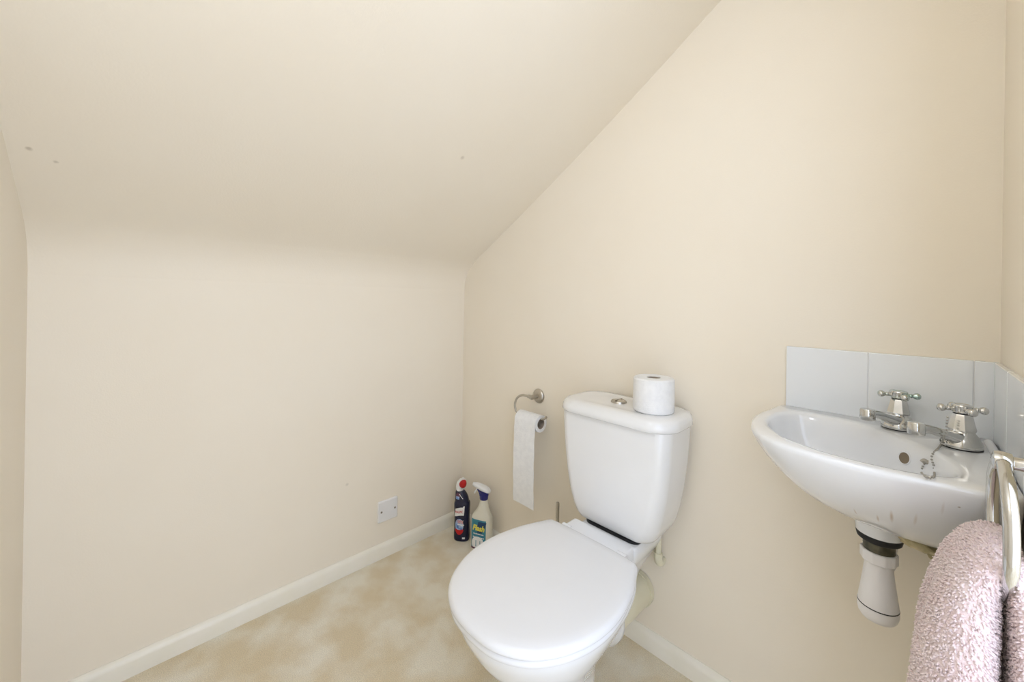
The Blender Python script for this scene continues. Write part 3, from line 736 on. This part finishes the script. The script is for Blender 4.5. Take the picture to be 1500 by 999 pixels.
# ------------------------------------------------------------------ basin taps
def make_tap(label, base, tip, m_head, turn):
    bx, by, bz = base; dirv = Vector((tip[0] - bx, tip[1] - by, 0)); L = dirv.length
    rz = math.atan2(dirv.y, dirv.x)
    t = thing('basin_tap', label, 'tap', (bx, by, bz), rz, 'pair of basin taps')
    lathe('backplate', [(0.0255, 0.0), (0.026, 0.002), (0.025, 0.0045)], M_BLACK, t, seg=36)
    # body: oval foot drawn up to a round shoulder, leaning into the spout
    rg = []
    for z, rx, ry, cx in ((0.003, 0.0275, 0.0255, 0.001), (0.007, 0.0280, 0.026, 0.001), (0.012, 0.0265, 0.0245, 0.001), (0.017, 0.0245, 0.0225, 0.001), (0.022, 0.0215, 0.020, 0.0), (0.0275, 0.0172, 0.0165, 0.0), (0.034, 0.0150, 0.0150, 0.0)):
        rg.append([(cx + rx * math.cos(a), ry * math.sin(a), z) for a in [2 * PI * i / 36 for i in range(36)]])
    loft('body', rg, M_CHROME, t, angle=50)
    # spout: flattened arm rising to a round nose that turns down
    sp_ = [(0.006, 0.0145, 0.017, 0.0115), (0.02, 0.0135, 0.0195, 0.0110), (0.04, 0.0112, 0.0262, 0.0088), (0.06, 0.0100, 0.0325, 0.0080), (0.08, 0.0098, 0.0375, 0.0074), (L - 0.010, 0.0104, 0.0405, 0.0070)]
    rg = []
    for x, hw, z, hh in [tuple(s) for s in spline(sp_, 4)]:
        rg.append([(x, hw * math.copysign(abs(math.cos(a)) ** .7, math.cos(a)), z + hh * math.copysign(abs(math.sin(a)) ** .7, math.sin(a))) for a in [2 * PI * i / 24 for i in range(24)]])
    loft('spout', rg, M_CHROME, t, angle=50)
    lathe('nozzle', [(0.0085, 0.0275), (0.0112, 0.0275), (0.0118, 0.030), (0.0118, 0.0455), (0.0105, 0.0482), (0.006, 0.0490), (0.001, 0.0491)], M_CHROME, t, c=(L - 0.006, 0, 0), seg=28)
    # faceted bell under the handle
    lathe('bell', [(0.0150, 0.0305), (0.0178, 0.0310), (0.0182, 0.0335), (0.0160, 0.043), (0.0132, 0.0575), (0.0120, 0.060)], M_CHROME, t, seg=8, angle=20)
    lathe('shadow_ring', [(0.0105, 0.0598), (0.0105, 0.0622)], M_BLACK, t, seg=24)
    head = lathe('crosshead', [(0.0115, 0.0622), (0.0125, 0.0635), (0.0125, 0.072), (0.0138, 0.0745), (0.0130, 0.0765), (0.0095, 0.0772), (0.0085, 0.0765), (0.001, 0.0768)], m_head, t, seg=28, angle=35)
    for k in range(4):
        a = turn - rz + k * PI / 2
        ca, sa = math.cos(a), math.sin(a)
        pts = [(0.010, 0.0042), (0.014, 0.0040), (0.0175, 0.0034), (0.0185, 0.0046), (0.0200, 0.0034), (0.0225, 0.0044), (0.0250, 0.0060), (0.0278, 0.0067), (0.0305, 0.0060), (0.0325, 0.0040), (0.0333, 0.0008)]
        rg = [[(ca * x - sa * r * math.cos(b), sa * x + ca * r * math.cos(b), 0.0685 + r * math.sin(b)) for b in [2 * PI * i / 16 for i in range(16)]] for x, r in pts]
        loft('handle_arm', rg, m_head, head, angle=60)
    return t
make_tap('chrome basin tap with greenish tarnished crosshead, on the toilet side of the basin', (1.5185, -0.052, RIM), (1.4750, -0.150, 0), M_CHROME_T, math.radians(20))
make_tap('chrome basin tap with the plug chain hung over it, nearer the towel ring', (1.600, -0.117, RIM), (1.540, -0.200, 0), M_CHROME, math.radians(22))

# plug chain: beads from the second tap down into the bowl with a twisted clasp
ch = thing('plug_chain', 'silver bead plug chain draped from the tap into the basin', 'chain', (1.578, -0.137, RIM + 0.05))
org = Vector((1.578, -0.137, RIM + 0.05))
pts = []
for px, py, dd in ((1388, 611, .680), (1387, 620, .680), (1386, 632, .678), (1382.5, 641, .680)):
    o_, d_ = pix_ray(px, py); pts.append(o_ + d_ * (dd / d_.dot(F)) * 1.0)
for px, py in ((1379, 652), (1374.5, 658), (1368, 666), (1366.5, 673), (1369.6, 682), (1371, 693), (1368, 700), (1361, 702), (1354.4, 699), (1352, 693), (1353, 685), (1356, 679)):
    pts.append(on_bowl(px, py, 0.002)[0])
pp_ = spline([q - org for q in pts], 10)
acc = 0; beads = [pp_[0]]
for a, b in zip(pp_, pp_[1:]):
    acc += (b - a).length
    if acc > 0.0048: beads.append(b); acc = 0
v = []; f = []
for c_ in beads:
    rg = lathe_rings([(0.0001, -0.0017), (0.0013, -0.0012), (0.0017, 0), (0.0013, 0.0012), (0.0001, 0.0017)], tuple(c_), 'z', 8)
    vv, ff = loft_vf(rg, False, False, len(v)); v += vv; f += ff
make('bead_chain', v, f, M_DARKSTEEL, ch, angle=80)
cl = pp_[-1]
tube('clasp', spline([cl + Vector((-0.003, 0, 0.002)), cl + Vector((0.000, -0.001, 0.0055)), cl + Vector((0.004, -0.001, 0.002)), cl + Vector((0.007, 0, 0.005)), cl + Vector((0.0105, 0, 0.002))], 5), 0.0030, M_NICKEL, ch, seg=10)

# ------------------------------------------------------------------ waste trap under the basin
tr = thing('bottle_trap', 'white plastic bottle trap with black washer hanging under the corner basin', 'trap', (wx, wy, 0.495))
z0 = 0.495
def zl(z): return z - z0
lathe('rubber_washer', [(0.029, zl(0.6475)), (0.0310, zl(0.649)), (0.0328, zl(0.6565)), (0.0322, zl(0.660)), (0.02, zl(0.6628))], M_BLACK, tr, seg=40)
lathe('threaded_tail', [(0.0222, zl(0.624)), (0.0226, zl(0.628)), (0.0220, zl(0.632)), (0.0226, zl(0.636)), (0.0220, zl(0.640)), (0.0226, zl(0.644)), (0.0226, zl(0.650))], M_THREAD, tr, seg=32)
# ribbed nut
rg = []
for r, z in ((0.0235, 0.609), (0.0252, 0.611), (0.0252, 0.6275), (0.024, 0.629)):
    rg.append([((r + (0.0012 if (i % 6) < 2 else 0)) * math.cos(2 * PI * i / 60), (r + (0.0012 if (i % 6) < 2 else 0)) * math.sin(2 * PI * i / 60), zl(z)) for i in range(60)])
loft('nut', rg, M_PVC, tr, angle=30)
lathe('trap_body', [(0.0195, zl(0.611)), (0.0200, zl(0.602)), (0.0222, zl(0.580)), (0.0258, zl(0.553)), (0.0280, zl(0.537)), (0.0287, zl(0.5305))], M_PVC, tr, seg=40)
lathe('black_seal', [(0.0280, zl(0.5285)), (0.0290, zl(0.5288)), (0.0290, zl(0.5304)), (0.0280, zl(0.5306))], M_BLACK, tr, seg=40)
lathe('cap', [(0.001, zl(0.502)), (0.018, zl(0.5025)), (0.024, zl(0.5055)), (0.0275, zl(0.511)), (0.0290, zl(0.518)), (0.0292, zl(0.5286))], M_PVC, tr, seg=40)
od = Vector((0.16, 0.98, 0)).normalized()
tube('outlet_nut', [Vector((0, 0, zl(0.592))) + od * 0.014, Vector((0, 0, zl(0.592))) + od * 0.040], 0.0165, M_PVC, tr, seg=10, angle=20)
end = Vector((0.014, -wy - 0.002, zl(0.592)))
tube('outlet_pipe', [Vector((0, 0, zl(0.592))) + od * 0.034, end], 0.0130, M_PVC, tr, seg=24)

# supply tails behind the trap
def tail(label, x, y, top, z1):
    t = thing('supply_pipe', label, 'pipe', (x, y, z1))
    tube('pipe', spline([(0, 0, top - z1), (0, 0, 0.05), (0.0, 0.004, 0.018), (0.004, 0.02, 0.004), (0.006, -y - 0.001, 0.0)], 5), 0.0085, M_STAINPIPE, t, seg=16)
    lathe('nut', [(0.010, top - z1 - 0.040), (0.0125, top - z1 - 0.037), (0.0125, top - z1 - 0.020), (0.010, top - z1 - 0.017)], M_STAINPIPE, t, seg=6, angle=20)
tail('grimy cream supply pipe dropping from the basin between trap and pink towel', 1.5665, -0.130, 0.685, 0.615)
sx_, sy_ = 1.545, -0.10
bm = bmesh.new(); bmesh.ops.create_icosphere(bm, subdivisions=3, radius=1)
for q in bm.verts:
    n_ = 1 + 0.22 * math.sin(7 * q.co.x + 3 * q.co.y) * math.cos(6 * q.co.z + 4 * q.co.x)
    q.co = Vector((q.co.x * 0.040 * n_ , q.co.y * 0.016 * n_, q.co.z * 0.010 * n_))
me = bpy.data.meshes.new('sealant_bead'); bm.to_mesh(me); bm.free(); me.shade_smooth(); me.materials.append(M_SEALANT)
so_ = bpy.data.objects.new('sealant_bead', me); C.objects.link(so_); o_, d_ = pix_ray(1338, 792); so_.location = o_ + d_ * ((0.671 - o_.z) / d_.z); so_.rotation_euler = (0, 0, -0.6); so_.parent = basin; so_.matrix_parent_inverse = Matrix.Translation(-basin.location)

# ------------------------------------------------------------------ towel ring and towel
RX, RYc, RTOP, RAD = 1.6145, -0.432, 0.893, 0.076
RZc = RTOP - RAD
tring = thing('towel_ring', 'chrome towel ring on a short post beside the corner basin', 'towel ring', (W - AX, RYc, RTOP))
lathe('wall_rose', [(0.019, 0.0), (0.020, -0.002), (0.018, -0.005), (0.012, -0.007)], M_CHROME, tring, axis='x', seg=32)
lathe('post', [(0.0095, -0.004), (0.0075, -0.009), (0.0075, -0.021)], M_CHROME, tring, axis='x', seg=24)
rpx = RX - (W - AX)
lathe('collar', [(0.0075, rpx + 0.0085), (0.0105, rpx + 0.0075), (0.0115, rpx + 0.003), (0.0115, rpx - 0.003), (0.0105, rpx - 0.0065), (0.006, rpx - 0.008), (0.001, rpx - 0.0083)], M_CHROME, tring, axis='x', seg=28)
tilt = 0.00
pth = [(rpx, RAD * math.sin(2 * PI * i / 72), -RAD + RAD * math.cos(2 * PI * i / 72)) for i in range(72)]
rg = tube_rings(pth, 0.0062, 16, closed=True)
v, f = loft_vf(rg + [rg[0]], False, False)
make('ring', v, f, M_CHROME, tring, angle=60)

towel = thing('hand_towel', 'fluffy pale pink hand towel hanging through the chrome ring', 'towel', (RX, RYc, 0.28))
# path in (x, z): up the room side, over the bottom of the ring, down the wall side; thickness and width along it
zb = RZc - RAD
tp = [(1.576, 0.30, 0.036, 0.096, 0.0), (1.576, 0.40, 0.036, 0.094, 0.0), (1.577, 0.50, 0.0355, 0.092, 0.0), (1.578, 0.58, 0.034, 0.089, 0.0), (1.581, 0.65, 0.031, 0.085, 0.0), (1.585, 0.70, 0.028, 0.080, 0.0), (1.5885, 0.735, 0.024, 0.075, 0.0), (1.593, 0.760, 0.020, 0.071, 0.0), (1.602, 0.781, 0.016, 0.068, 0.0), (1.6150, 0.787, 0.0125, 0.068, 0.0), (1.6235, 0.772, 0.0095, 0.071, 0.0), (1.6260, 0.72, 0.0085, 0.078, 0), (1.6265, 0.62, 0.0085, 0.086, 0), (1.6265, 0.50, 0.0085, 0.090, 0), (1.6265, 0.32, 0.0085, 0.092, 0)]
tp = [tuple(s) for s in spline(tp, 7)]
rg = []; NS = 56
for i, (x, z, ht, hw, dy) in enumerate(tp):
    a_ = tp[max(i - 1, 0)]; b_ = tp[min(i + 1, len(tp) - 1)]
    t_ = Vector((b_[0] - a_[0], b_[1] - a_[1])).normalized(); nn = Vector((-t_.y, t_.x))
    r_ = []
    for k in range(NS):
        a = 2 * PI * k / NS
        c_, s_ = math.cos(a), math.sin(a)
        e = 0.75
        u = hw * math.copysign(abs(c_) ** e, c_); w = ht * math.copysign(abs(s_) ** e, s_)
        if ht > 0.012:
            w += 0.0055 * math.sin(u * 62 + 0.8 + z * 5) * max(0, min(1, (0.78 - z) / 0.1)) * (1 if s_ > 0 else 0.3)
            fold = math.exp(-((u - 0.030) / 0.010) ** 2) * max(0, math.sin((z - 0.56) / 0.17 * PI)) if 0.56 < z < 0.73 else 0
            w -= 0.006 * fold if s_ > 0 else 0
        r_.append((x + nn.x * w - RX, dy + u, z + nn.y * w - 0.28))
    rg.append(r_)
# keep the room side on -x: the section normal points to -x while going up
cloth_o = loft('cloth', rg, M_PINK, towel, angle=80)
# terry loops: little blades rooted on the cloth surface
me = cloth_o.data
rnd = random.Random(3); v = []; f = []
polys = [(p, p.area) for p in me.polygons if len(p.vertices) == 4 and p.center.z > 0.10]
tot = sum(a for _, a in polys); NT = 34000
for p, a in polys:
    k = a / tot * NT; k = int(k) + (1 if rnd.random() < k - int(k) else 0)
    q = [me.vertices[i].co for i in p.vertices]; nn = p.normal
    for _ in range(k):
        s, t = rnd.random(), rnd.random()
        c_ = (q[0] * (1 - s) + q[1] * s) * (1 - t) + (q[3] * (1 - s) + q[2] * s) * t
        lean = (nn * 0.75 + Vector((rnd.uniform(-.6, .6), rnd.uniform(-.6, .6), rnd.uniform(-.9, .1)))).normalized()
        side = lean.cross(Vector((rnd.uniform(-1, 1), rnd.uniform(-1, 1), rnd.uniform(-1, 1)))).normalized(); bi = lean.cross(side)
        ln = rnd.uniform(0.0030, 0.0052); wd = rnd.uniform(0.0009, 0.0014)
        o = len(v); b0 = c_ - nn * 0.0006
        for h_, r_ in ((0, .8), (.55, 1.15), (.9, .75)):
            cc = b0 + lean * ln * h_ - Vector((0, 0, 0.0008 * h_ * h_))
            v += [cc + side * wd * r_, cc + bi * wd * r_, cc - side * wd * r_, cc - bi * wd * r_]
        for l_ in (0, 4):
            for j in range(4): f.append((o + l_ + j, o + l_ + (j + 1) % 4, o + l_ + 4 + (j + 1) % 4, o + l_ + 4 + j))
        f.append((o + 8, o + 9, o + 10, o + 11))
me2 = bpy.data.meshes.new('terry_pile'); me2.from_pydata([tuple(q) for q in v], [], f); me2.materials.append(M_PINK); me2.shade_smooth()
pile = bpy.data.objects.new('terry_pile', me2); C.objects.link(pile); pile.parent = towel; pile['kind'] = 'stuff'
